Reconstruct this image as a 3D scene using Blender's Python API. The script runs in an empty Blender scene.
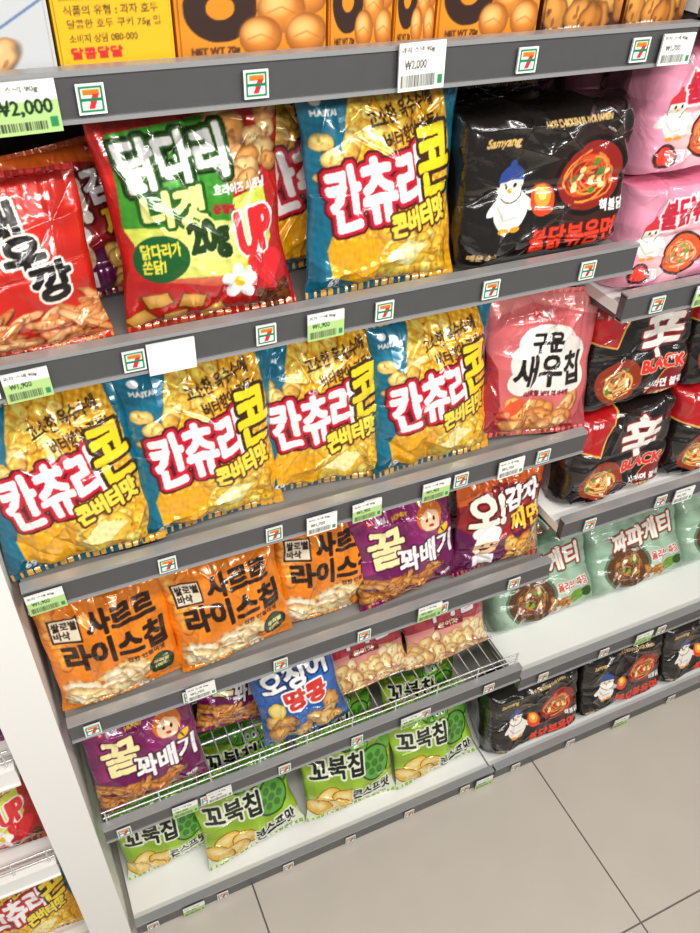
import bpy, numpy as np, math, random
from mathutils import Matrix, Vector
scene=bpy.context.scene
random.seed(7)

# ---------------------------------------------------------------- helpers
def hx(s):
    s=s.lstrip('#'); return np.array([int(s[i:i+2],16)/255 for i in (0,2,4)])
def lin(c):
    c=np.clip(c,0,1); return np.where(c<=.04045,c/12.92,((c+.055)/1.055)**2.4)
_tc={}
def text_tris(s):
    if s in _tc: return _tc[s]
    cu=bpy.data.curves.new('tmp','FONT'); cu.body=s; cu.resolution_u=3; cu.size=1
    o=bpy.data.objects.new('tmp',cu); scene.collection.objects.link(o)
    bpy.context.view_layer.update()
    me=bpy.data.meshes.new_from_object(o.evaluated_get(bpy.context.evaluated_depsgraph_get()))
    me.calc_loop_triangles()
    v=np.zeros(len(me.vertices)*3); me.vertices.foreach_get('co',v); v=v.reshape(-1,3)[:,:2]
    t=np.zeros(len(me.loop_triangles)*3,dtype=np.int32); me.loop_triangles.foreach_get('vertices',t)
    bpy.data.objects.remove(o); bpy.data.curves.remove(cu); bpy.data.meshes.remove(me)
    mn=v.min(0);mx=v.max(0); v=(v-(mn+mx)/2)/np.maximum(mx-mn,1e-6)
    _tc[s]=(v,t.reshape(-1,3)); return _tc[s]
def dil(m,n):
    for i in range(n):
        p=np.pad(m,1); H,W=m.shape
        r=m.copy()
        for dx,dy in ((0,1),(2,1),(1,0),(1,2)): np.maximum(r,p[dy:dy+H,dx:dx+W],out=r)
        if i%2:
            for dx,dy in ((0,0),(2,2),(2,0),(0,2)): np.maximum(r,p[dy:dy+H,dx:dx+W],out=r)
        m=r
    return m
class Cv:
    def __init__(s,w,h,base,ppc=18):
        s.w,s.h,s.p=w,h,ppc; s.W=int(w*ppc);s.H=int(h*ppc)
        s.a=np.zeros((s.H,s.W,3))+hx(base)
        s.Y,s.X=np.mgrid[0:s.H,0:s.W]; s.X=(s.X+.5)/ppc; s.Y=(s.Y+.5)/ppc
    def bl(s,m,col,al=1.):
        if isinstance(col,str): col=hx(col)
        m=(m.astype(float)*al)[...,None]; s.a=s.a*(1-m)+col*m
    def rect(s,x0,y0,x1,y1,col,al=1.): s.bl((s.X>x0)&(s.X<x1)&(s.Y>y0)&(s.Y<y1),col,al)
    def em(s,cx,cy,rx,ry,rot=0):
        c,n=math.cos(math.radians(rot)),math.sin(math.radians(rot)); dx=s.X-cx;dy=s.Y-cy
        return ((dx*c+dy*n)/rx)**2+((-dx*n+dy*c)/ry)**2
    def ell(s,cx,cy,rx,ry,col,rot=0,al=1.): s.bl(s.em(cx,cy,rx,ry,rot)<1,col,al)
    def glow(s,cx,cy,rx,ry,col,al=1.,rot=0): s.bl(np.clip(1-s.em(cx,cy,rx,ry,rot),0,1),col,al)
    def poly(s,pts,col,al=1.):
        m=np.zeros((s.H,s.W),bool)
        for (x0,y0),(x1,y1) in zip(pts,pts[1:]+pts[:1]):
            if y0==y1: continue
            m^=((y0>s.Y)!=(y1>s.Y))&(s.X<(x1-x0)*(s.Y-y0)/(y1-y0)+x0)
        s.bl(m,col,al)
    def line(s,pts,th,col,al=1.):
        m=np.zeros((s.H,s.W),bool)
        for (x0,y0),(x1,y1) in zip(pts[:-1],pts[1:]):
            dx,dy=x1-x0,y1-y0;L=dx*dx+dy*dy+1e-9
            t=np.clip(((s.X-x0)*dx+(s.Y-y0)*dy)/L,0,1)
            m|=(s.X-x0-t*dx)**2+(s.Y-y0-t*dy)**2<(th/2)**2
        s.bl(m,col,al)
    def text(s,t,cx,cy,w,h,col,rot=0,shear=0,bold=0,out=()):
        v,tr=text_tris(t)
        x=v[:,0]*w+v[:,1]*h*shear; y=v[:,1]*h
        c,n=math.cos(math.radians(rot)),math.sin(math.radians(rot))
        px=(cx+x*c-y*n)*s.p-.5; py=(cy+x*n+y*c)*s.p-.5
        m=np.zeros((s.H,s.W))
        for a,b,d in tr:
            xs=px[[a,b,d]];ys=py[[a,b,d]]
            x0=max(int(xs.min()),0);x1=min(int(xs.max())+2,s.W);y0=max(int(ys.min()),0);y1=min(int(ys.max())+2,s.H)
            if x1<=x0 or y1<=y0: continue
            gx=np.arange(x0,x1)[None,:];gy=np.arange(y0,y1)[:,None]
            e=[(xs[j]-xs[i])*(gy-ys[i])-(ys[j]-ys[i])*(gx-xs[i]) for i,j in((0,1),(1,2),(2,0))]
            q=((e[0]>=-.3)&(e[1]>=-.3)&(e[2]>=-.3))|((e[0]<=.3)&(e[1]<=.3)&(e[2]<=.3))
            m[y0:y1,x0:x1]=np.maximum(m[y0:y1,x0:x1],q)
        b=int(round(bold*s.p)); m=dil(m,b)
        for oc,ow in sorted(out,key=lambda k:-k[1]): s.bl(dil(m,max(1,int(round(ow*s.p)))),oc)
        s.bl(m,col)
    def noise(s,amp,sc,seed=0):
        r=np.random.RandomState(seed);n=np.zeros((s.H,s.W))
        for k in range(14):
            a=r.rand()*6.28;f=sc*(.6+r.rand()*1.6);n+=np.sin((s.X*math.cos(a)+s.Y*math.sin(a))*f+r.rand()*6.28)
        s.a=np.clip(s.a*(1+(n/3.5*amp)[...,None]),0,1)
    def foods(s,x0,y0,x1,y1,n,rx,ry,cols,edge,seed=0,rotr=90,mask=None):
        r=np.random.RandomState(seed)
        for k in range(n):
            cx=x0+(x1-x0)*r.rand();cy=y1+(y0-y1)*((k+r.rand())/n);ro=(r.rand()*2-1)*rotr;q=.8+.4*r.rand()
            wob=.12*np.sin(s.X*(3+r.rand()*2)+r.rand()*6)+.12*np.sin(s.Y*(3+r.rand()*2)+r.rand()*6)
            e=s.em(cx,cy,rx*q,ry*q,ro)+wob;c=hx(cols[r.randint(len(cols))])
            s.bl(np.clip((1.25-s.em(cx+.1,cy-.15,rx*q,ry*q,ro))*3,0,1),np.asarray(hx(edge))*.6,.55)
            s.bl(e<1,hx(edge)*.5+c*.5)
            s.bl(np.clip((.95-e)*2.2,0,1),c)
            s.bl(np.clip(1-s.em(cx-.12*rx,cy+.25*ry,rx*q*.7,ry*q*.6,ro),0,1),np.clip(c*1.15+.08,0,1),.8)
            for _ in range(3):
                a=r.rand()*6.28;d=r.rand()*.55;s.ell(cx+rx*q*d*math.cos(a),cy+ry*q*d*math.sin(a),.14*rx+.04,.1*ry+.04,hx(edge),r.rand()*90,.45)
    def bowl(s,cx,cy,r,rim,soup,nood,top,seed=1):
        rr=np.random.RandomState(seed)
        s.ell(cx,cy,r*1.12,r*.92,rim);s.ell(cx,cy,r,r*.8,soup)
        for k in range(34):
            a0=rr.rand()*6.28;q=r*(.25+.6*rr.rand());ox=(rr.rand()-.5)*r*.5;oy=(rr.rand()-.5)*r*.35
            pts=[(cx+ox+q*.8*math.cos(a0+t*.35),cy+oy+q*.55*math.sin(a0+t*.35)) for t in range(8)]
            s.line(pts,r*.06+.05,hx(nood[k%len(nood)])*.6,.8);s.line([(x,y+.04) for x,y in pts],r*.05,nood[k%len(nood)])
        for k in range(14):
            s.ell(cx+(rr.rand()-.5)*r*1.1,cy+(rr.rand()-.5)*r*.7,r*.1,r*.07,top[k%len(top)],rot=rr.rand()*90)
    def chick(s,x,y,k,hat='#1d1d22',body='#f4efe6'):
        s.ell(x,y-1.5*k,1.5*k,1.5*k,body);s.ell(x-1.4*k,y-1.2*k,.8*k,.35*k,body,40);s.ell(x+1.4*k,y-1.2*k,.8*k,.35*k,body,-40)
        s.ell(x,y,1.15*k,1.1*k,'#2a2020');s.ell(x,y,1.08*k,1.03*k,body)
        s.bl((s.em(x,y+.35*k,1.15*k,1.1*k)<1)&(s.Y>y+.35*k),hat);s.ell(x,y+1.5*k,.3*k,.3*k,hat)
        s.ell(x-.4*k,y+.02*k,.13*k,.18*k,'#111111');s.ell(x+.4*k,y+.02*k,.13*k,.18*k,'#111111')
        s.poly([(x-.28*k,y-.2*k),(x+.28*k,y-.2*k),(x,y-.6*k)],'#f29a1e')
        s.ell(x-.5*k,y-2.9*k,.45*k,.2*k,'#f29a1e');s.ell(x+.5*k,y-2.9*k,.45*k,.2*k,'#f29a1e')
        s.line([(x-1.2*k,y-1.2*k),(x-.5*k,y-2.2*k),(x+.6*k,y-2.1*k)],.18*k,'#c9c2b6')
    def logo(s,x,y,k=1.):
        s.ell(x,y,.5*k,.5*k,'#e0202a');s.poly([(x-.2*k,y-.3*k),(x+.3*k,y),(x-.2*k,y+.3*k)],'#ffffff')
        s.text('농심',x+1.5*k,y,1.6*k,.75*k,'#efefef',bold=.06)
    def lookup(s,nx,ny):
        a=s.a; b=a.copy(); b[1:]+=a[:-1]; b[:-1]+=a[1:]; b[0]+=a[0];b[-1]+=a[-1]; b/=3
        c=b.copy(); c[:,1:]+=b[:,:-1];c[:,:-1]+=b[:,1:];c[:,0]+=b[:,0];c[:,-1]+=b[:,-1];c/=3
        a=a*.35+c*.65
        xi=np.clip(np.linspace(0,s.W-1,nx).round().astype(int),0,s.W-1);yi=np.clip(np.linspace(0,s.H-1,ny).round().astype(int),0,s.H-1)
        return lin(a[yi][:,xi])

def mat(name,col,rough=.5,metal=0,spec=.5,emit=0):
    m=bpy.data.materials.new(name);m.use_nodes=True;b=m.node_tree.nodes['Principled BSDF']
    b.inputs['Base Color'].default_value=(*lin(hx(col)),1);b.inputs['Roughness'].default_value=rough;b.inputs['Metallic'].default_value=metal
    b.inputs['Specular IOR Level'].default_value=spec
    return m
def noisebump(m,scale,strength,dist=.001,colvar=0,distort=0):
    nt=m.node_tree;b=nt.nodes['Principled BSDF'];tc=nt.nodes.new('ShaderNodeTexCoord');n=nt.nodes.new('ShaderNodeTexNoise')
    n.inputs['Scale'].default_value=scale;n.inputs['Detail'].default_value=3;n.inputs['Distortion'].default_value=distort
    bp=nt.nodes.new('ShaderNodeBump');bp.inputs['Strength'].default_value=strength;bp.inputs['Distance'].default_value=dist
    nt.links.new(tc.outputs['Object'],n.inputs['Vector']);nt.links.new(n.outputs['Fac'],bp.inputs['Height']);nt.links.new(bp.outputs['Normal'],b.inputs['Normal'])
    if m.name.startswith('printed'): nt.links.new(bp.outputs['Normal'],b.inputs['Coat Normal'])
    if colvar:
        base=list(b.inputs['Base Color'].default_value);r=nt.nodes.new('ShaderNodeValToRGB')
        r.color_ramp.elements[0].color=[c*(1-colvar) for c in base[:3]]+[1];r.color_ramp.elements[1].color=[min(1,c*(1+colvar)) for c in base[:3]]+[1]
        nt.links.new(n.outputs['Fac'],r.inputs['Fac']);nt.links.new(r.outputs['Color'],b.inputs['Base Color'])
    return m
def paintmat(name,rough,bump=0,coat=0,metal=0):
    m=bpy.data.materials.new(name);m.use_nodes=True;nt=m.node_tree;b=nt.nodes['Principled BSDF']
    a=nt.nodes.new('ShaderNodeAttribute');a.attribute_name='Col';nt.links.new(a.outputs['Color'],b.inputs['Base Color'])
    b.inputs['Roughness'].default_value=rough;b.inputs['Specular IOR Level'].default_value=.5;b.inputs['Metallic'].default_value=metal
    b.inputs['Coat Weight'].default_value=coat;b.inputs['Coat Roughness'].default_value=.1
    if bump: noisebump(m,24,bump,.005,distort=.6)
    return m
M_film=paintmat('printed_film',.27,.6,1.,.15)
M_wrap=paintmat('printed_wrap',.25,.7,1.)
M_card=paintmat('printed_card',.5)
M_label=paintmat('printed_label',.4)
M_white=noisebump(mat('white_painted_steel','#efefec',.4),40,.05)
M_deck=noisebump(mat('grey_painted_deck','#8a8885',.45),40,.05)
M_dark=noisebump(mat('dark_fascia_plastic','#4f4f50',.34),60,.05,colvar=.08)
M_lip=mat('grey_metal_lip','#a8a9aa',.35,.4)
M_back=noisebump(mat('back_panel_grey','#403d3a',.6),20,.05,colvar=.1)
M_wire=mat('chrome_wire','#d9d9d9',.25,.6)
M_tile=noisebump(mat('floor_tile','#c4bcb1',.17),9,.04,colvar=.05)
M_grout=mat('grout','#6f6a63',.8)
M_wall=noisebump(mat('wall_paint','#c9c6bf',.8),30,.1)

def addmesh(name,co,faces,cols=None,mats=(),fm=None,smooth=True):
    me=bpy.data.meshes.new(name);co=np.asarray(co,float);faces=np.asarray(faces,np.int32)
    me.vertices.add(len(co));me.vertices.foreach_set('co',co.ravel())
    nf=len(faces);me.loops.add(nf*4);me.loops.foreach_set('vertex_index',faces.ravel())
    me.polygons.add(nf);me.polygons.foreach_set('loop_start',np.arange(nf,dtype=np.int32)*4)
    me.polygons.foreach_set('loop_total',np.full(nf,4,dtype=np.int32))
    me.polygons.foreach_set('use_smooth',np.full(nf,smooth))
    if cols is not None:
        a=me.color_attributes.new('Col','FLOAT_COLOR','POINT')
        c=np.ones((len(co),4));c[:,:3]=cols;a.data.foreach_set('color',c.ravel())
    for m in mats: me.materials.append(m)
    me.update(calc_edges=True);me.validate();return me
def gridfaces(nx,ny,off=0,flip=False):
    i=np.arange(nx-1)[None,:]+np.arange(ny-1)[:,None]*nx+off
    f=np.stack([i,i+1,i+1+nx,i+nx],-1).reshape(-1,4)
    return f[:,::-1] if flip else f
def wav(u,v,seed,k,n=8):
    r=np.random.RandomState(seed);o=0
    for _ in range(n):
        a=r.rand()*6.28;f=k*(.5+r.rand());o=o+np.sin((u*math.cos(a)+v*math.sin(a))*f+r.rand()*6.28)
    return o/n**.5
def creases(u,v,seed,n,amp):
    r=np.random.RandomState(seed);o=0*u
    for _ in range(n):
        a=r.rand()*3.14;cx=(r.rand()*2-1)*.9;cy=r.rand()*2-1;L=.25+.45*r.rand()
        if r.rand()<.6: cy=math.copysign(.55+.4*r.rand(),cy)
        d=(u-cx)*math.sin(a)-(2*v-1-cy)*math.cos(a);t=(u-cx)*math.cos(a)+(2*v-1-cy)*math.sin(a)
        wd=.03+.04*r.rand();s=1 if r.rand()>.35 else -1
        o=o+s*amp*(.5+r.rand())*np.exp(-np.abs(d)/wd)*np.exp(-(t/L)**2)
    return o
def packmesh(name,cv,t,kind='bag',seed=0,vpc=8.5,mt=None):
    w,h=cv.w/100,cv.h/100
    def surf(nx,ny,side):
        u,v=np.meshgrid(np.linspace(-1,1,nx),np.linspace(0,1,ny))
        if kind=='bag':
            s=.04;vv=np.clip((v-s)/(1-2*s),0,1);vs=vv**.85
            pv=(1-np.abs(2*vs-1)**2.4)**.66;pu=(1-np.abs(u)**2.4)**.66
            z=t/2*pu*pv
            d=np.minimum(vv,1-vv);ph=seed*1.7+side+(vv>.5)*2.1
            z=z+.0078*np.exp(-d*7)*(1-np.exp(-d*45))*(np.abs(np.sin(5.5*u+ph))-.5+.7*np.sin(12*u+ph*2+2*v)+.4*np.abs(np.sin(19*u+ph*3)))*(1-u**8)
            z=z+.0042*np.exp(-(1-np.abs(u))*4.5)*pv*np.sin(15*vv+ph+u*2)*(1-np.abs(u)**12)
            z=z+.0038*pu*pv*wav(u*1.2,vv*1.4,seed+side*50+100,6)
            z=z+creases(u,vv,seed*3+side+11,30,.0038)*np.clip(pu*pv*2,0,1)
            z=z+np.where((vv<=0)|(vv>=1),.0006*np.sin(u*60),0)
            x=u*w/2*(1-.07*pv**2+.015*np.sin(7*v+seed)+.008*np.sin(19*v+seed*2))
            zz=h*v-.003*np.abs(np.sin(2*u+seed))*(v>.96)
            bend=.006*np.sin(2.4*u+seed*1.3)*(np.abs(v-.5)*2)**4
        else:
            pv=(1-np.abs(2*v-1)**9)**.36;pu=(1-np.abs(u)**11)**.36
            z=t/2*pu*pv
            z=z+.004*np.exp(-(1-np.abs(u))*4)*np.abs(np.sin(12*v+seed+3*u))*pu*pv+.0032*pu*pv*wav(u*1.4,v*1.3,seed+side*50+100,7)
            z=z+creases(u,v,seed*3+side+11,34,.0042)*pu*pv
            z=z-.004*pu*pv*(np.exp(-((v-.5)/.03)**2))
            x=u*w/2*(1-.03*pv*np.abs(np.sin(6*v+seed)));zz=h*v-.006*(v>.9)*np.abs(np.sin(4*u+seed))*(v-.9)*10;bend=0
        y=-side*z+bend
        return np.stack([x,y,zz+0*x],-1).reshape(-1,3)
    nx,ny=int(cv.w*vpc)+1,int(cv.h*vpc)+1
    A=surf(nx,ny,1);B=surf(25,31,-1)
    cA=cv.lookup(nx,ny).reshape(-1,3);cB=np.zeros((len(B),3))+np.median(cA,axis=0)
    f=np.vstack([gridfaces(nx,ny),gridfaces(25,31,len(A),True)])
    return addmesh(name,np.vstack([A,B]),f,np.vstack([cA,cB]),[mt or (M_film if kind=='bag' else M_wrap)])
def place(name,me,x,y,z,lean=12,roll=0,yaw=0,sc=1.):
    o=bpy.data.objects.new(name,me);scene.collection.objects.link(o)
    w=abs(me.vertices[0].co.x)
    o.rotation_euler=(math.radians(-lean),math.radians(roll),math.radians(yaw));o.scale=(sc,)*3
    o.location=(x,y,z+abs(math.sin(math.radians(roll)))*w*sc+.001);return o
class MB:
    def __init__(s): s.v=[];s.f=[];s.m=[]
    def box(s,x0,x1,y0,y1,z0,z1,m=0):
        b=len(s.v);s.v+=[(x,y,z) for z in(z0,z1) for y in(y0,y1) for x in(x0,x1)]
        for q in((0,2,3,1),(4,5,7,6),(0,1,5,4),(2,6,7,3),(0,4,6,2),(1,3,7,5)): s.f.append([b+i for i in q]);s.m.append(m)
    def rod(s,p,q,r,m=0,n=6):
        p=Vector(p);q=Vector(q);d=(q-p).normalized();a=d.orthogonal().normalized();c=d.cross(a);b=len(s.v)
        for e in(p,q):
            for i in range(n): s.v.append(tuple(e+r*(a*math.cos(6.283*i/n)+c*math.sin(6.283*i/n))))
        for i in range(n): s.f.append([b+i,b+(i+1)%n,b+n+(i+1)%n,b+n+i]);s.m.append(m)
    def prism(s,pts,x0,x1,m=0):
        b=len(s.v);s.v+=[(x0,y,z) for y,z in pts]+[(x1,y,z) for y,z in pts]
        for q in((0,1,2,3),(7,6,5,4),(0,4,5,1),(1,5,6,2),(2,6,7,3),(3,7,4,0)): s.f.append([b+i for i in q]);s.m.append(m)
    def obj(s,name,mats,parent=None,smooth=False):
        me=addmesh(name,s.v,s.f,None,mats,smooth=smooth);me.polygons.foreach_set('material_index',s.m)
        o=bpy.data.objects.new(name,me);scene.collection.objects.link(o)
        if parent: o.parent=parent
        return o
def empty(name):
    o=bpy.data.objects.new(name,None);scene.collection.objects.link(o);return o

# ---------------------------------------------------------------- artwork
def d_corn():
    c=Cv(20,24,'#f0ad18')
    kx=np.sin(c.X*5.6+c.Y*1.8);ky=np.sin(c.Y*4.6-c.X*1.5)
    c.bl(np.clip(kx*ky,0,1)*(c.Y>7),'#ffe27a',.85);c.bl(np.clip(-kx*ky,0,1)*(c.Y>7),'#d38a10',.6)
    c.foods(5,18,13,23.5,34,1.1,.8,['#f7c545','#fbd867','#f2b63a'],'#b8741a',3)
    c.poly([(0,0),(0,24),(6.5,24),(5,20),(3.6,15),(3.2,10),(2,6),(2.6,3),(2,0)],'#10718f')
    c.poly([(20,24),(20,8),(18.9,12),(18.7,17),(17.6,21),(17,24)],'#10718f')
    c.poly([(0,0),(0,5),(3,2.6),(8,1.1),(14,.9),(20,0)],'#0d6079')
    c.text('HAITAI',2.6,20.6,2.8,.6,'#ffffff',bold=.03);c.ell(1.9,21.8,.6,.5,'#ffffff')
    c.foods(1.8,11.5,5.4,18,11,1.5,1.1,['#f6d27a','#eab04a'],'#a5691c',9)
    c.foods(9,1.6,18,8,34,1.5,1.0,['#f6c53c','#f9d566','#eeb22c'],'#a86a12',5)
    c.poly([(9.5,4.2),(12.5,6.3),(16,5),(13,2.8)],'#fff0a8');c.poly([(9.5,4.2),(13,2.8),(13,1.7),(9.5,3)],'#f4cf4d');c.poly([(13,2.8),(16,5),(16,3.9),(13,1.7)],'#e9bd35')
    c.noise(.05,5,3)
    c.text('고소한 옥수수에',11.8,20.4,8.6,1.9,'#40260a',rot=14,bold=.08)
    c.text('버터향이 가득!',13.2,18.1,7.6,1.8,'#40260a',rot=14,bold=.08)
    c.text('칸츄리',8.3,12.2,12.2,6.8,'#ffffff',rot=9,bold=.3,out=[('#cc1230',.4),('#5a0a18',.66)])
    c.text('콘',16.4,14.7,4.4,7.2,'#ffe01f',rot=9,bold=.3,out=[('#3b2208',.42)])
    c.text('콘버터맛',14.2,8.7,8.2,2.8,'#f9e64a',rot=11,bold=.14,out=[('#5b2a08',.3)])
    c.text('69',3,2.2,1.3,1.2,'#ffffff',bold=.06);return c
def d_chk():
    c=Cv(20.5,24.5,'#c5201c')
    c.noise(.08,1.1,3)
    c.poly([(2.2,23),(18.9,23),(17.9,16),(18.5,9),(16.5,5.5),(3.2,6.5),(1.0,12)],'#d3de4e')
    c.glow(10,10,9,6,'#f4f29a',.8)
    c.poly([(2.0,24.5),(19.5,24.5),(18.6,15.0),(13,14.0),(1.2,15.8)],'#b51a18')
    c.poly([(1.6,21.6),(12.6,22.6),(14,15.6),(13.2,11.9),(.9,12.2)],'#3f9a28')
    c.foods(13.6,15.6,19.2,22.6,14,1.7,1.2,['#d9a45f','#c98a42','#e2b778'],'#6c3a12',4,30)
    c.noise(.04,4,2)
    c.text('닭다리',7.8,18.7,11.2,4.9,'#ffffff',rot=4,bold=.22,out=[('#2a5a18',.3),('#0f2a08',.55)])
    c.text('너겟',6.9,13.9,7,3.4,'#f2f59a',rot=2,bold=.2,out=[('#1d5a14',.4)])
    c.text('호라이즈 시즈닝',14.9,15.1,6.4,1.1,'#ffffff',bold=.05)
    c.ell(4.4,8.7,3.3,2.6,'#165c28');c.text('닭다리가\n쏜닭!',4.4,8.8,4.6,3.2,'#f5e64a',bold=.08)
    c.text('20g',10.4,10,4.6,4.2,'#1c3d12',rot=4,bold=.22,out=[('#f2f59a',.25)])
    c.text('중량%',12.6,13.1,2.6,1,'#c3122f',bold=.06)
    c.text('UP',16.2,10.2,4.4,4.6,'#e8262c',rot=6,bold=.3,out=[('#ffffff',.3)])
    c.poly([(0,0),(0,6.6),(5,6),(11,4.6),(20.5,6.2),(20.5,0)],'#b81b19')
    for (x,y,r) in((3.5,4,20),(7.5,3.4,-15),(5.5,1.6,5),(10,1.5,25),(1.6,1.8,40)):
        a=math.radians(r);p=[(x+2.1*math.cos(a+k),y+1.4*math.sin(a+k)) for k in(.6,2.4,3.8,5.6)];c.poly(p,'#6a330c');c.poly([(x+(q-x)*.85,y+(w-y)*.85) for q,w in p],'#d0923a');c.glow(x,y+.2,1.2,.8,'#eebb66',.8)
    for k in range(5):
        a=k*1.257+.3;c.ell(13.3+1.1*math.cos(a),4.8+1.1*math.sin(a),1.1,.75,'#ffffff',rot=math.degrees(a))
    c.ell(13.3,4.8,.6,.6,'#f5c51c')
    c.ell(16,6.6,1.3,1.2,'#e5262e');c.ell(18.2,6.6,1.3,1.2,'#e5262e');c.poly([(14.7,6.3),(19.5,6.3),(17.1,3.4)],'#e5262e')
    c.foods(14.5,.6,19.5,3.2,10,1,.7,['#5a2d12','#7c431a'],'#2d1506',8)
    c.logo(12.3,23.2,.8);return c
def d_saeu():
    c=Cv(18.5,20.5,'#cc2418');c.noise(.06,.9,2)
    c.poly([(0,20.5),(18.5,20.5),(18.5,18.6),(0,19.4)],'#9c1512')
    c.foods(0,0,18.5,5.4,64,2.3,.55,['#e59a5c','#eeb07a','#d98548'],'#8a3a18',11,40)
    for ch,x,y in(('새',8.6,15.2),('우',10.8,11.6),('깡',13.3,8.4)): c.text(ch,x,y,4.6,4.0,'#16100e',bold=.22,rot=6,out=[('#f7efe6',.28)])
    c.logo(13,17.4,.9);c.ell(5.2,8,2,1.1,'#ef7e3e',30)
    return c
def d_rice():
    c=Cv(19,19.5,'#ea8316');c.noise(.05,.8,4)
    c.foods(0,8,4,18,7,1.5,1,['#f3a344','#f0962f'],'#d87411',2)
    c.foods(.5,.8,13,5.8,15,2.6,1.5,['#f6e2b8','#f0d49c','#fbeccb'],'#b87a30',6,25)
    c.noise(.03,5,3)
    c.rect(1.4,12.3,5.8,16.3,'#2b1608');c.rect(1.7,12.6,5.5,16,'#f4e9d0');c.text('쌀로별\n바삭',3.6,14.3,3.4,2.8,'#2b1608',bold=.07)
    c.text('사르르',11.8,14.4,10,3.8,'#2a1408',bold=.24)
    c.text('라이스칩',10,9.7,15.2,4.1,'#2a1408',bold=.24)
    c.text('진한 인절미맛',14,7.0,6,.8,'#5a2d0a',bold=.05)
    c.ell(16,4.0,2.1,2.1,'#14241a');c.ell(16,4.0,1.85,1.85,'#2c4a2b');c.text('우리쌀\n100%',16,4.0,2.5,1.8,'#f5e3a0',bold=.05)
    return c
def d_kk():
    c=Cv(19.5,20,'#8b1c66');c.noise(.12,.7,5)
    c.poly([(0,0),(0,7),(6,8.5),(12,6.5),(19.5,8),(19.5,0)],'#6f1453')
    c.foods(1,1,15,6,30,2.4,.65,['#c67f35','#d79446','#b56c28'],'#54280c',7,60)
    c.text('꿀',5.6,11.6,6.2,6.4,'#fff3b0',bold=.28,out=[('#4d0b38',.34)])
    c.text('꽈배기',13.1,8.4,11,4.4,'#ffffff',bold=.18,out=[('#4d0b38',.34)])
    c.ell(14.6,14.6,2.7,2.4,'#d8731e');c.ell(14.6,13.9,2.0,1.8,'#f6cfa6');c.ell(13.9,14.1,.28,.36,'#231008');c.ell(15.3,14.1,.28,.36,'#231008');c.ell(14.6,13.1,.55,.25,'#c5302a')
    c.line([(13.2,16.6),(12.4,18)],.26,'#f5c518');c.line([(16,16.6),(16.8,18)],.26,'#f5c518');c.ell(12.4,18,.4,.4,'#f5c518');c.ell(16.8,18,.4,.4,'#f5c518')
    c.ell(16.9,11.5,1.3,.8,'#f5c518',30);c.line([(16.4,12.0),(16.9,10.9)],.25,'#231008')
    c.logo(3.4,16.9,1.2);c.text('HONEY',9,16.4,3,.7,'#f5c518',bold=.03);c.text('90g',16.7,2.2,2.2,1,'#ffffff',bold=.05);return c
def d_oj():
    c=Cv(18.5,20,'#9a1f24');c.noise(.1,.8,6)
    c.poly([(0,0),(0,10),(7,6.6),(18.5,8.4),(18.5,0)],'#5f1148')
    c.poly([(0,20),(0,14),(8,17.6),(18.5,15.5),(18.5,20)],'#e2641f')
    c.foods(9.5,1.3,17.5,6.6,22,1.5,1.1,['#dc9b3c','#c97f2a','#e9b355'],'#5f2c0a',8)
    c.text('오!',5.2,13.0,6.8,5.6,'#fff8e6',bold=.34,rot=5,out=[('#5a0f10',.4)])
    c.text('감자',13,14.5,7.6,4.0,'#ffffff',bold=.22,rot=5,out=[('#5a0f10',.34)])
    c.text('찌면',14,9.9,7,3.9,'#ffd33a',bold=.18,rot=5,out=[('#5a0f10',.34)])
    c.ell(5.4,6.0,2.5,2.3,'#f3c79c');c.ell(5.4,8.8,2.8,1.6,'#fafafa');c.rect(3.4,7.2,7.4,8.6,'#fafafa');c.ell(4.6,6.3,.28,.34,'#1e1009');c.ell(6.3,6.3,.28,.34,'#1e1009');c.ell(5.4,5.3,1.2,.4,'#3a1c0c')
    c.rect(3.4,1.8,7.4,3.9,'#f7f7f7');c.logo(11,18.6,.8);return c
def d_pk():
    c=Cv(19.5,23,'#d96a6e');c.noise(.05,.7,7)
    c.poly([(0,0),(0,14),(1.6,11),(2.6,5),(6,2),(6,0)],'#a92c33');c.poly([(19.5,0),(19.5,12),(18.2,9),(17,4),(13,0)],'#b93c42')
    c.poly([(0,23),(0,19),(7,21),(19.5,18.5),(19.5,23)],'#e98c8a')
    c.foods(4.5,.8,15.5,6.4,20,1.9,1.2,['#e8a35c','#f0b878','#dc8f48'],'#943f14',9);c.ell(4.4,5.4,2.3,1,'#e65a2e',35);c.ell(3.6,4.6,.6,.5,'#f7a07a')
    for x,y,rx,ry in((9.5,15.3,5,2.8),(6.5,12.6,3.4,3),(13,12.8,3.9,3.4),(9.5,10.4,5.4,3.2),(14.6,9.8,2.6,2.4),(5.6,9.6,2.4,2.1)): c.ell(x,y,rx,ry,'#f8f1ea')
    c.text('구운',9.3,15.4,5.2,2.8,'#1d1512',bold=.14)
    c.text('새우칩',10,11.2,12,4.9,'#1d1512',bold=.16)
    c.logo(7.3,19.6,1.1);c.text('국산쌀을 넣어 더 바삭한',10,7.6,8,.8,'#7b1a1d',bold=.04)
    return c
def d_blu():
    c=Cv(16.5,20,'#1f5cab');c.noise(.1,.7,8)
    c.poly([(0,20),(0,16.9),(16.5,18.9),(16.5,20)],'#0f3a7c')
    c.text('오징어',8,14.6,12.4,4.6,'#ffffff',bold=.24,rot=4,out=[('#0b2a63',.34)])
    c.text('땅콩',9.2,10.0,8,3.8,'#d9342c',bold=.2,rot=4,out=[('#ffffff',.36)])
    c.foods(2.5,1.5,14,6.6,12,2,1.6,['#d7a35a','#cf974c','#e0b069'],'#6f400f',4)
    c.ell(3.1,8.6,1.6,1.6,'#f2c31c');c.ell(3.1,8.6,1.2,1.2,'#f7e08a')
    return c
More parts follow.
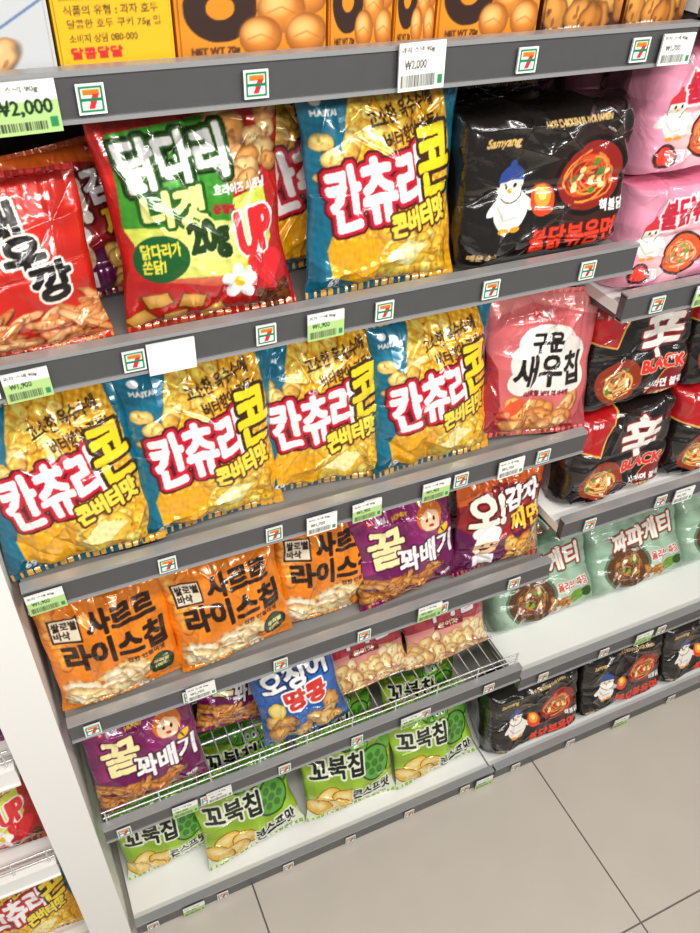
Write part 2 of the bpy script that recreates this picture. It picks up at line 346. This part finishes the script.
def d_pc():
    c=Cv(19.5,18,'#be3648');c.noise(.06,.7,9)
    c.poly([(0,0),(0,8),(8,9.6),(19.5,7.6),(19.5,0)],'#e79a92')
    c.foods(.5,.8,19,6.8,34,1.8,1.4,['#f2cf94','#f7dcaa','#e8bd7c'],'#a8662a',10)
    c.text('바삭칩',9.4,12.6,12.4,4.6,'#ffffff',bold=.22,out=[('#8f1f30',.3)])
    c.rect(6,8.0,13,9.6,'#8f1f30');c.text('문어맛',9.5,8.8,4.6,1.1,'#ffe9c0',bold=.06)
    return c
def d_grn():
    c=Cv(22,20.5,'#9cc433');c.noise(.08,.8,10)
    c.poly([(0,20.5),(22,20.5),(22,17),(15,18.6),(8,16.2),(0,18)],'#4e8f2b')
    c.poly([(0,0),(22,0),(22,4.6),(13,3.4),(0,5.2)],'#e5eed2')
    for x,y in((17,9.5),(11,17),(20,14)):
        c.ell(x,y,2.6,2.2,'#2c6a20');c.ell(x-.2,y+.2,2.2,1.8,'#6ab83a')
    c.ell(16.8,10.6,4.1,4.2,'#20481a');c.ell(16.8,10.6,3.7,3.8,'#5fae36')
    for a in range(6):
        c.ell(16.8+2.1*math.cos(a*1.047),10.6+2.1*math.sin(a*1.047),.85,.85,'#3d7d27')
    c.ell(16.8,10.6,.9,.9,'#3d7d27')
    c.ell(13.4,15.8,2.3,2.1,'#20481a');c.ell(13.4,15.8,2.05,1.85,'#7ccb45');c.ell(12.7,16.3,.65,.7,'#ffffff');c.ell(14.2,16.3,.65,.7,'#ffffff');c.ell(12.7,16.2,.26,.3,'#111111');c.ell(14.2,16.2,.26,.3,'#111111');c.ell(13.4,14.8,.9,.3,'#7a1414')
    c.text('꼬북칩',7.6,12.0,12.4,5.2,'#17220f',bold=.16,rot=-4,out=[('#f4f7e6',.38)])
    for x,y,r in((4.6,5.8,20),(8.6,5,-10),(6.2,3.2,5),(2.6,3.4,-20)):
        c.ell(x,y,3.2,1.9,'#9c6412',r);c.ell(x,y,2.95,1.68,'#efc250',r);c.glow(x-.3,y+.35,2.4,1.2,'#fff0b4',.9,r)
    c.text('콘스프맛',15.6,4.2,9.8,2.8,'#1a2a12',bold=.12,out=[('#f7f7ee',.34)])
    c.text('80g 바삭한 네겹',15.6,1.7,7,.8,'#2c5c22',bold=.04);return c
def d_blk():
    c=Cv(28,20.5,'#14100e')
    c.glow(20.5,10.4,8.4,7.6,'#5a1c0e',.9)
    c.bowl(20.2,10.8,5.6,'#070504','#8e180e',['#e8501c','#f07a2c','#cf3a16','#f59a3c'],['#f5d98c','#3d8a2a','#ffeebb'])
    c.chick(7.6,10.8,1.9,hat='#26458f')
    c.ell(12.6,8.6,1.7,2.1,'#e8441c');c.ell(12.6,9.1,1.1,1.4,'#f7a02a');c.ell(12.6,9.3,.5,.7,'#ffe27a')
    c.text('Samyang',5.6,16.4,4.8,1.3,'#d8b468',bold=.05,shear=.15)
    c.text('불닭볶음면',18.4,3.2,14,3.3,'#f03a1c',bold=.12,out=[('#4a0c06',.2)])
    c.text('HOT CHICKEN FLAVOR RAMEN',17,18,11,.8,'#d0b070',bold=.03)
    c.text('핵불닭',24.4,6.6,4,1.6,'#ffffff',bold=.08)
    c.text('매운 소스',3.8,2.2,4,.9,'#d0b070',bold=.04);return c
def d_pink():
    c=Cv(27,16.5,'#ee9db8');c.noise(.05,.6,12)
    c.poly([(0,16.5),(27,16.5),(27,15),(0,15.6)],'#e0809f')
    c.glow(9,5.5,7,5,'#fbd9cf',.9)
    c.bowl(10.2,5.2,3.6,'#3a2420','#e4572a',['#f6a860','#f0824a','#fbc890'],['#fff2d8','#6aa63a','#d23a2a'])
    c.chick(3.6,9.2,1.4,hat='#d2303a')
    c.text('불닭볶음면',11.6,12,13.8,4.0,'#c41f3a',bold=.14,rot=5,out=[('#ffe2e6',.34)])
    c.ell(2.9,2.9,1.9,1.6,'#3b1a1c');c.ell(2.9,2.9,1.5,1.2,'#e23b2c')
    c.ell(16.2,6.2,2.2,2.2,'#3f9a5b');c.text('5개입',16.2,6.2,3,1.3,'#ffffff',bold=.08)
    c.text('까르보',21,9,5,2.4,'#7b2c55',bold=.14,out=[('#ffffff',.16)])
    c.foods(19,1,26.5,6,14,1.2,.9,['#fbe3c4','#f6c8a8'],'#d98a8a',3);return c
def d_shin():
    c=Cv(23,20,'#161212')
    c.poly([(0,20),(0,13.6),(5,12),(9.5,20)],'#b4181c');c.poly([(23,0),(23,9),(17,5.6),(12,0)],'#7e1214')
    c.line([(0,13.6),(5,12),(9.5,20)],.3,'#d9a94a');c.line([(23,9),(17,5.6),(12,0)],.2,'#d9a94a')
    c.bowl(6.8,5.6,4.9,'#050404','#8c2e10',['#e9b45c','#dfa04a','#f2cc80'],['#3f8a2c','#c32a1a','#f4ead0'],2)
    c.text('辛',14.6,13.2,8.2,8.4,'#f2eee6',bold=.36,out=[('#8c1416',.34)])
    c.text('BLACK',16,7.3,8.8,2.1,'#e02a24',bold=.16,out=[('#f4e2c0',.1)])
    c.logo(2.6,17.8,1.3);c.text('신라면 블랙',17.4,3.4,8,1.6,'#ffffff',bold=.08);c.text('사골설렁탕',17.4,1.6,5,.8,'#e9cf86',bold=.04);return c
def d_chap():
    c=Cv(27,19,'#9ab8a0');c.noise(.09,.8,13)
    c.poly([(0,19),(27,19),(27,16.6),(0,17.8)],'#6b8f74');c.text('농심',4,17.9,2,.9,'#ffffff',bold=.05)
    c.glow(13,4,13,5,'#e6ecd8',.7)
    c.bowl(9.4,5.6,6,'#5d7a62','#5d3a1e',['#8a5428','#6e4020','#a5683a','#b98048'],['#6fae3c','#c9873c','#e8d8a8'],3)
    c.text('짜파게티',14.6,12.4,17.4,4.8,'#fdf8ee',bold=.2,rot=6,out=[('#a83a24',.26),('#4a5a3e',.42)])
    c.text('올리브 짜장',20.4,6.4,8,2.1,'#c8452a',bold=.08,out=[('#ffffff',.18)])
    c.ell(21,3.2,2.6,1.3,'#6f9a2e',15);c.ell(24,3.6,1.4,1.1,'#33501a');c.foods(14,1,19,4,7,1.1,.7,['#c9873c','#b0702c'],'#5f3410',5);return c
def d_box(base,kind):
    c=Cv(14,18,base)
    if kind=='donut':
        c.noise(.03,1,2)
        c.ell(4,5.6,3.3,2.9,'#2e1408');c.ell(4,5.6,1.3,1,base);c.glow(3.4,7.2,2,.6,'#7a4a2a',.9)
        for x,y,r in((12.2,6.4,2),(9.6,5.2,2.3),(7.6,3,2),(12,3,2.1)):
            c.ell(x,y,r,r*.88,'#7c400a');c.glow(x,y,r*1.15,r*1.02,'#e08a30');c.glow(x-.2*r,y+.25*r,r*.8,r*.6,'#f6c47c',.9);c.line([(x-.6*r,y-.1*r),(x,y+.1*r),(x+.6*r,y-.2*r)],.12,'#a85f1c',.7)
        c.text('도너츠',6.5,13,9,3,'#ffffff',bold=.2);c.text('NET WT 70g',3.4,1.9,4.4,.8,'#5a2d08',bold=.04)
    if kind=='text':
        c.line([(1,6.9),(13,6.9)],.1,'#7a5a08')
        c.text('식품의 유형 : 과자 호두',6.8,6.0,11,.8,'#4a3606',bold=.02);c.text('달콤한 호두 쿠키 75g 밀',7,4.9,11,.8,'#4a3606',bold=.02)
        c.text('소비자 상담 080-000',5.5,3.8,8,.7,'#4a3606',bold=.02);c.text('달콤달달',4.5,2.6,6,.9,'#c32020',bold=.05);c.text('쿠키',7,12,8,4,'#4a2a06',bold=.2)
    if kind=='white':
        c.foods(2,2,10,6.5,6,2.6,1.2,['#c98a4a','#d9a468','#e3b47c'],'#6a3c14',3,40);c.text('찰떡',9,12,7,3,'#4c4c58',bold=.2);c.line([(10,5),(13.5,7)],.2,'#5a78a0')
    if kind=='nut':
        c.foods(0,1.6,14,10,16,2.9,2.2,['#b87a30','#a56620','#cc964a'],'#4a200a',4);c.text('10g(5개입)',4,1.3,6.4,1.2,'#ffffff',bold=.07);c.text('구운감자',7,13,10,3,'#ffe9a8',bold=.2)
    return c
def logo_tag():
    c=Cv(2.5,2.6,'#f4f6f3',30);c.rect(.2,.2,2.3,2.4,'#0f7a4c');c.rect(.4,.4,2.1,2.2,'#ffffff')
    c.poly([(.55,2.1),(2.0,2.1),(2.0,1.65),(.55,1.65)],'#ee7b1c');c.poly([(1.4,1.75),(2.0,1.75),(1.45,.5),(.95,.5)],'#d9232c');c.rect(.4,1.1,2.1,1.4,'#0f7a4c');return c
def price_tag(w,h,green,s,big=False):
    c=Cv(w,h,'#f2f4ee',24)
    if green: c.rect(0,0,w,h*.62,'#b3d888')
    c.text('과자 스낵 90g',w*.4,h*.84,w*.7,h*.14,'#444444',bold=.01)
    if big: c.text('₩'+s,w*.5,h*.5,w*.8,h*.32,'#15301a',bold=.04)
    else: c.text('₩'+s,w*.36,h*.54,w*.46,h*.2,'#15301a' if green else '#222222',bold=.02)
    for yy in((.08,.24),) if big else ((.08,.34),):
        x=.3;r=np.random.RandomState(int(w*10))
        while x<w*.78:
            t=.03+.06*r.rand();c.rect(x,h*yy[0],x+t,h*yy[1],'#222222');x+=t+.05+.06*r.rand()
    c.rect(w*.84,h*.1,w*.95,h*.3,'#2e8b57');return c

art={}
for n,fn,t,k,sds in (('corn_snack_bag',d_corn,.064,'bag',(1,21,31)),('chicken_snack_bag',d_chk,.068,'bag',(2,)),('shrimp_cracker_bag',d_saeu,.06,'bag',(3,)),
    ('rice_snack_bag',d_rice,.058,'bag',(4,24)),('twist_snack_bag',d_kk,.055,'bag',(5,25)),('potato_snack_bag',d_oj,.055,'bag',(6,)),('shrimp_chips_bag',d_pk,.06,'bag',(7,)),
    ('squid_peanut_bag',d_blu,.055,'bag',(8,)),('cracker_bag',d_pc,.055,'bag',(9,)),('turtle_chips_bag',d_grn,.065,'bag',(10,20)),
    ('black_noodle_multipack',d_blk,.12,'block',(11,31)),('pink_noodle_multipack',d_pink,.12,'block',(12,)),('spicy_noodle_multipack',d_shin,.12,'block',(13,23)),('green_noodle_multipack',d_chap,.12,'block',(14,34))):
    cv=fn();art[n]=[packmesh(n,cv,t,k,sd) for sd in sds]
tagm={}
def tagmesh(name,cv,vpc=12):
    nx,ny=int(cv.w*vpc)+1,int(cv.h*vpc)+1
    u,v=np.meshgrid(np.linspace(-.5,.5,nx),np.linspace(-.5,.5,ny))
    A=np.stack([u*cv.w/100,-.0012+0*u,v*cv.h/100],-1).reshape(-1,3)
    w,h=cv.w/200,cv.h/200
    B=np.array([(-w,.0012,-h),(w,.0012,-h),(w,.0012,h),(-w,.0012,h),(-w,-.0012,-h),(w,-.0012,-h),(w,-.0012,h),(-w,-.0012,h)]);b=len(A)
    F=[[b+3,b+2,b+1,b],[b+4,b,b+1,b+5],[b+7,b+6,b+2,b+3],[b+4,b+7,b+3,b],[b+5,b+1,b+2,b+6]]
    cols=np.vstack([cv.lookup(nx,ny).reshape(-1,3),np.full((8,3),.7)])
    return addmesh(name,np.vstack([A,B]),np.vstack([gridfaces(nx,ny),F]),cols,[M_label],smooth=False)
tagm['logo']=tagmesh('logo_tag',logo_tag())
tagm['g']=tagmesh('price_tag_green',price_tag(4.8,3.6,True,'1,900'));tagm['w']=tagmesh('price_tag_white',price_tag(4.8,3.4,False,'1,700'))
tagm['big']=tagmesh('price_tag_large',price_tag(5.4,4.6,False,'2,000'));tagm['bg']=tagmesh('price_tag_wide',price_tag(6.2,4.4,True,'2,000',True))
tagm['blank']=tagmesh('blank_tag',Cv(5.5,4.0,'#eceeec'))

# ---------------------------------------------------------------- room shell
b=MB();b.box(-2.2,3.2,-3,.62,-.03,-.008,0);P=.766
for i in range(-4,4):
    for j in range(-5,3):
        x0=.262+i*P;y0=-.435+j*P
        x1=min(x0+P-.004,3.2);y1=min(y0+P-.004,.62);x0c=max(x0,-2.2);y0c=max(y0,-3)
        if x1>x0c and y1>y0c: b.box(x0c,x1,y0c,y1,-.008,-.004,1)
fl=b.obj('floor',[M_grout,M_tile])
b=MB();b.box(-2.2,3.2,.56,.62,-.004,2.9);b.obj('wall_back',[M_wall])

# ---------------------------------------------------------------- shelving
Z=[0,.4244,.7592,1.0692,1.3999,1.6766]
DK=.024
def shelf(b,x0,x1,z,dark=True,deck=True,depth=.40,dm=0):
    m=1 if dark else 0
    if deck: b.box(x0,x1,.0,depth,z+.006,z+DK,dm)
    b.box(x0,x1,-.012,.001,z,z+.041,m)
    b.box(x0,x1,-.014,.003,z+.039,z+.044,2);b.box(x0,x1,-.015,.0,z-.001,z+.003,2)
    for x in(x0+.004,x1-.008): b.prism([(.0,z+.006),(.0,z+.0),(depth,z-.05),(depth,z+.006)],x,x+.004,1)
u1=empty('store_shelf_unit')
def base(b,x0,x1): b.box(x0,x1,0,.44,.004,DK,0);b.box(x0,x1,-.012,.001,0,.041,1);b.box(x0,x1,-.014,.003,.039,.044,2)
b=MB()
for i,z in enumerate(Z):
    if i==0: base(b,0,.9)
    else: shelf(b,0,.9,z,deck=i!=1,dm=3)
b.obj('shelves',[M_white,M_dark,M_lip,M_deck],u1)
b=MB();b.box(-.01,.912,.44,.455,0,2.05,0)
for x in(.0,.888): b.box(x,x+.024,.415,.44,0,2.05,0)
b.obj('back_panel',[M_back],u1)
b=MB();b.box(-.085,-.012,-.014,.46,0,2.05);b.obj('end_panel',[M_white],u1)
b=MB();z=Z[1]+DK-.003;x=.015
while x<.9: b.rod((x,0,z),(x,.40,z),.0016);x+=.028
for y in(.006,.1,.2,.3,.395): b.rod((.005,y,z-.003),(.895,y,z-.003),.0028)
b.rod((.005,.004,Z[1]+.075),(.895,.004,Z[1]+.075),.0018);b.rod((.005,.004,Z[1]+.055),(.895,.004,Z[1]+.055),.0018)
for k in range(10): b.rod((.01+.098*k,.004,Z[1]+.04),(.01+.098*k,.004,Z[1]+.076),.0018)
b.obj('wire_deck',[M_wire],u1,smooth=True)
u2=empty('store_shelf_unit')
RZ=[0,.3819,.8576,1.3172]
b=MB();base(b,.905,2.2)
for z in RZ[1:]: shelf(b,.905,2.2,z)
shelf(b,.905,2.2,1.72)
b.obj('shelves',[M_white,M_dark,M_lip],u2)
b=MB();b.box(.914,2.2,.44,.455,0,2.05);b.obj('back_panel',[M_back],u2)
u3=empty('store_shelf_unit')
b=MB()
for z in(0,.38,.70,1.02,1.4): shelf(b,-.9,-.09,z,dark=False)
b.obj('shelves',[M_white,M_white,M_white],u3)
b=MB();b.box(-.9,-.09,.44,.455,0,2.05);b.obj('back_panel',[M_back],u3)
b=MB()
for z in(0,.38,.70,1.02):
    for k in(.06,.085): b.rod((-.9,-.006,z+k),(-.09,-.006,z+k),.0022)
    x=-.88
    while x<-.09: b.rod((x,-.006,z+.04),(x,-.006,z+.087),.0018);x+=.06
b.obj('wire_fence',[M_wire],u3,smooth=True)

def tag(k,x,z,dz=.02,rot=0,y=-.0165,par=u1):
    o=bpy.data.objects.new(tagm[k].name,tagm[k]);scene.collection.objects.link(o);o.location=(x,y,z+dz);o.rotation_euler=(0,math.radians(rot),0);o.parent=par
for i,z in enumerate(Z):
    for k in range(6):
        if i==5 and k==3: continue
        tag('logo',.034+.1562*k-(.002 if i>2 else 0),z,.02,y=-.0165)
for i,x,k,dz in((5,.128,'bg',.018),(5,.524,'big',.024),(5,.866,'w',.018),(4,.073,'g',.018),(4,.230,'blank',.018),(4,.42,'g',.018),(3,.026,'g',.02),(3,.418,'w',.016),(3,.492,'g',.016),(3,.611,'g',.016),(3,.749,'w',.018),
    (2,.208,'w',.026),(2,.632,'g',.026),(1,.147,'g',.02),(1,.214,'w',.026),(1,.625,'g',.018),(0,.124,'g',.022),(0,.87,'g',.018)): tag(k,x,Z[i],dz,rot=random.uniform(-2,2),y=-.0192)
for z,xs in((RZ[3],(1.06,)),(RZ[2],(1.19,1.5)),(RZ[1],(1.25,1.6)),(0,(1.3,))):
    for x in xs: tag('g' if z!=RZ[2] else 'w',x,z,.02,par=u2,y=-.0192)
for z in RZ:
    for k in range(7): tag('logo',.965+.17*k,z,.02,par=u2,y=-.0165)

# ---------------------------------------------------------------- products
cnt={}
def P_(n,x,y,z,lean=12,roll=0,yaw=0,sc=1.):
    i=cnt.get(n,0);cnt[n]=i+1
    return place(n,art[n][i%len(art[n])],x,y,z,lean,roll,yaw,sc)
z4=Z[4]+DK;z3=Z[3]+DK;z2=Z[2]+DK;z1=Z[1]+DK;z0=DK
# row 4
P_('shrimp_cracker_bag',.092,.028,z4,13,-2,sc=.93)
P_('chicken_snack_bag',.296,.03,z4,11,-1,sc=1.0);P_('potato_snack_bag',.2,.12,z4,14,-6,sc=.9)
P_('corn_snack_bag',.517,.03,z4,10,1,sc=1.04);P_('corn_snack_bag',.475,.108,z4,11,-5)
P_('black_noodle_multipack',.755,.068,z4,6,sc=.99);P_('black_noodle_multipack',.75,.24,z4,6)
# row 3
P_('corn_snack_bag',.094,.026,z3,14,-3,sc=1.05);P_('corn_snack_bag',.270,.034,z3,11,3,4,sc=1.08);P_('corn_snack_bag',.448,.05,z3,11,1,-4,sc=1.06);P_('corn_snack_bag',.632,.036,z3,11,0,3,sc=1.07)
P_('shrimp_chips_bag',.812,.028,z3,15,5,-5,sc=1.07);P_('shrimp_chips_bag',.775,.13,z3,12,-4,sc=1.05)
for x in(.12,.31,.48,.64): P_('corn_snack_bag',x,.135,z3,10,random.uniform(-4,4))
# row 2
P_('rice_snack_bag',.098,.03,z2,17,-2,sc=1.06);P_('rice_snack_bag',.29,.03,z2,16,-4,sc=1.06);P_('rice_snack_bag',.462,.05,z2,15,4,sc=1.05)
P_('twist_snack_bag',.618,.034,z2,15,-4,sc=1.06);P_('potato_snack_bag',.802,.034,z2,13,3,sc=1.05)
for x in(.12,.3,.46): P_('rice_snack_bag',x,.14,z2,10,random.uniform(-5,5))
P_('twist_snack_bag',.64,.14,z2,10,3);P_('potato_snack_bag',.8,.14,z2,10,-3)
# row 1
P_('twist_snack_bag',.106,.032,z1,19,-1,sc=1.07);P_('twist_snack_bag',.29,.10,z1,30,14,sc=.9);P_('squid_peanut_bag',.418,.036,z1,18,-6,sc=1.1)
P_('cracker_bag',.58,.09,z1,28,-3,sc=1.04);P_('cracker_bag',.775,.09,z1,24,0,sc=1.08)
P_('twist_snack_bag',.12,.14,z1,16,3);P_('squid_peanut_bag',.43,.17,z1,14,2);P_('cracker_bag',.6,.2,z1,18,2);P_('cracker_bag',.79,.2,z1,16,-3)
# row 0
P_('turtle_chips_bag',.112,.10,z0,22,-3,sc=.95);P_('turtle_chips_bag',.30,.055,z0,30,-3,4,sc=1.08);P_('turtle_chips_bag',.54,.055,z0,28,2,-3,sc=1.08);P_('turtle_chips_bag',.775,.055,z0,26,-2,2,sc=1.06)
for x in(.33,.56,.79): P_('turtle_chips_bag',x,.18,z0+.03,20,random.uniform(-4,4))
P_('turtle_chips_bag',.12,.22,z0+.02,18,3)
# right bay
for k in range(4):
    for yy in(.07,.21):
        P_('pink_noodle_multipack',1.048+.275*k,yy,RZ[3]+DK,4,0,0);P_('pink_noodle_multipack',1.045+.275*k,yy+.012,RZ[3]+DK+.168,6,-2,2)
for k in range(4):
    for yy in(.075,.215):
        P_('spicy_noodle_multipack',1.045+.235*k,yy,RZ[2]+DK,5,random.uniform(-2,2),0,1.02);P_('spicy_noodle_multipack',1.04+.235*k,yy+.018,RZ[2]+DK+.205,8,random.uniform(-4,4),0,1.02)
for k in range(4):
    P_('green_noodle_multipack',1.055+.278*k,.14,RZ[1]+DK,34,random.uniform(-2,2),0,1.04);P_('green_noodle_multipack',1.085+.278*k,.25,RZ[1]+DK+.085,34,random.uniform(-3,3),0,1.04)
for k in range(5):
    P_('black_noodle_multipack',1.045+.275*k,.065,z0,16,random.uniform(-2,2),0,1.)
# boxes
def boxobj(x0,x1,z,base,kind,dep=.2):
    c=d_box(base,kind);w=x1-x0;h=.18;nx,ny=int(c.w*9)+1,int(c.h*9)+1
    u,v=np.meshgrid(np.linspace(0,1,nx),np.linspace(0,1,ny));e=.002
    y=np.where((u<.02)|(u>.98)|(v<.015)|(v>.985),e,0)
    A=np.stack([u*w,y,v*h],-1).reshape(-1,3)
    B=np.array([(0,e,0),(w,e,0),(w,dep,0),(0,dep,0),(0,e,h),(w,e,h),(w,dep,h),(0,dep,h)]);b=len(A)
    F=[[b,b+3,b+2,b+1],[b+4,b+5,b+6,b+7],[b,b+4,b+7,b+3],[b+1,b+2,b+6,b+5],[b+3,b+7,b+6,b+2]]
    cA=c.lookup(nx,ny).reshape(-1,3);me=addmesh('snack_box',np.vstack([A,B]),np.vstack([gridfaces(nx,ny),F]),np.vstack([cA,np.tile(lin(hx(base)),(8,1))]),[M_card],smooth=False)
    o=bpy.data.objects.new('snack_box',me);scene.collection.objects.link(o);o.location=(x0,.012,z);return o
z5=Z[5]+DK+.001
boxobj(.02,.168,z5,'#c0c3c6','white');boxobj(.171,.276,z5,'#e6b210','text');boxobj(.279,.43,z5,'#d68512','donut');boxobj(.433,.503,z5,'#d68512','donut')
boxobj(.506,.553,z5,'#d68512','donut');boxobj(.556,.684,z5,'#d68512','donut');boxobj(.69,.80,z5,'#4a2410','nut');boxobj(.805,.895,z5,'#6a3612','nut')
# left bay bags
for z,ns in((0,('corn_snack_bag','rice_snack_bag')),(.38,('chicken_snack_bag','shrimp_cracker_bag')),(.70,('twist_snack_bag','rice_snack_bag')),(1.02,('corn_snack_bag',))):
    for k in range(3): P_(ns[k%len(ns)],-.198-.215*k,.06,z+DK,16,random.uniform(-3,3))

# ---------------------------------------------------------------- lights
w=bpy.data.worlds.new('world');scene.world=w;w.use_nodes=True
w.node_tree.nodes['Background'].inputs['Color'].default_value=(1,.98,.95,1);w.node_tree.nodes['Background'].inputs['Strength'].default_value=.2
def area(n,x,y,z,sx,sy,p,tgt=None):
    l=bpy.data.lights.new(n,'AREA');l.shape='RECTANGLE';l.size=sx;l.size_y=sy;l.energy=p;l.color=(1,.965,.915)
    o=bpy.data.objects.new(n,l);scene.collection.objects.link(o);o.location=(x,y,z)
    if tgt: o.rotation_euler=(Vector(tgt)-Vector((x,y,z))).to_track_quat('-Z','Y').to_euler()
area('ceiling_light',.3,-1.1,2.75,1.6,.16,26);area('ceiling_light',2.0,-1.1,2.75,1.6,.16,21);area('ceiling_light',-1.4,-1.1,2.75,1.6,.16,14)
area('ceiling_light',.6,-2.4,2.7,2.4,.2,56,(.5,.2,.8))

# ---------------------------------------------------------------- camera
R=np.array([[0.9097,-0.4142,0.03125],[-0.24379,-0.59313,-0.76733],[0.33623,0.69041,-0.64052]])
U,_,V=np.linalg.svd(R);R=U@V;C=np.array([-.4636,1.0074,1.7616]);loc=-R.T@C
cd=bpy.data.cameras.new('camera');cd.sensor_fit='VERTICAL';cd.sensor_height=24;cd.lens=808.56/933*24;cd.clip_start=.01
co=bpy.data.objects.new('camera',cd);scene.collection.objects.link(co)
co.matrix_world=Matrix([[R[0][i],-R[1][i],-R[2][i],loc[i]] for i in range(3)]+[[0,0,0,1]])
scene.camera=co
scene.view_settings.view_transform='Standard'
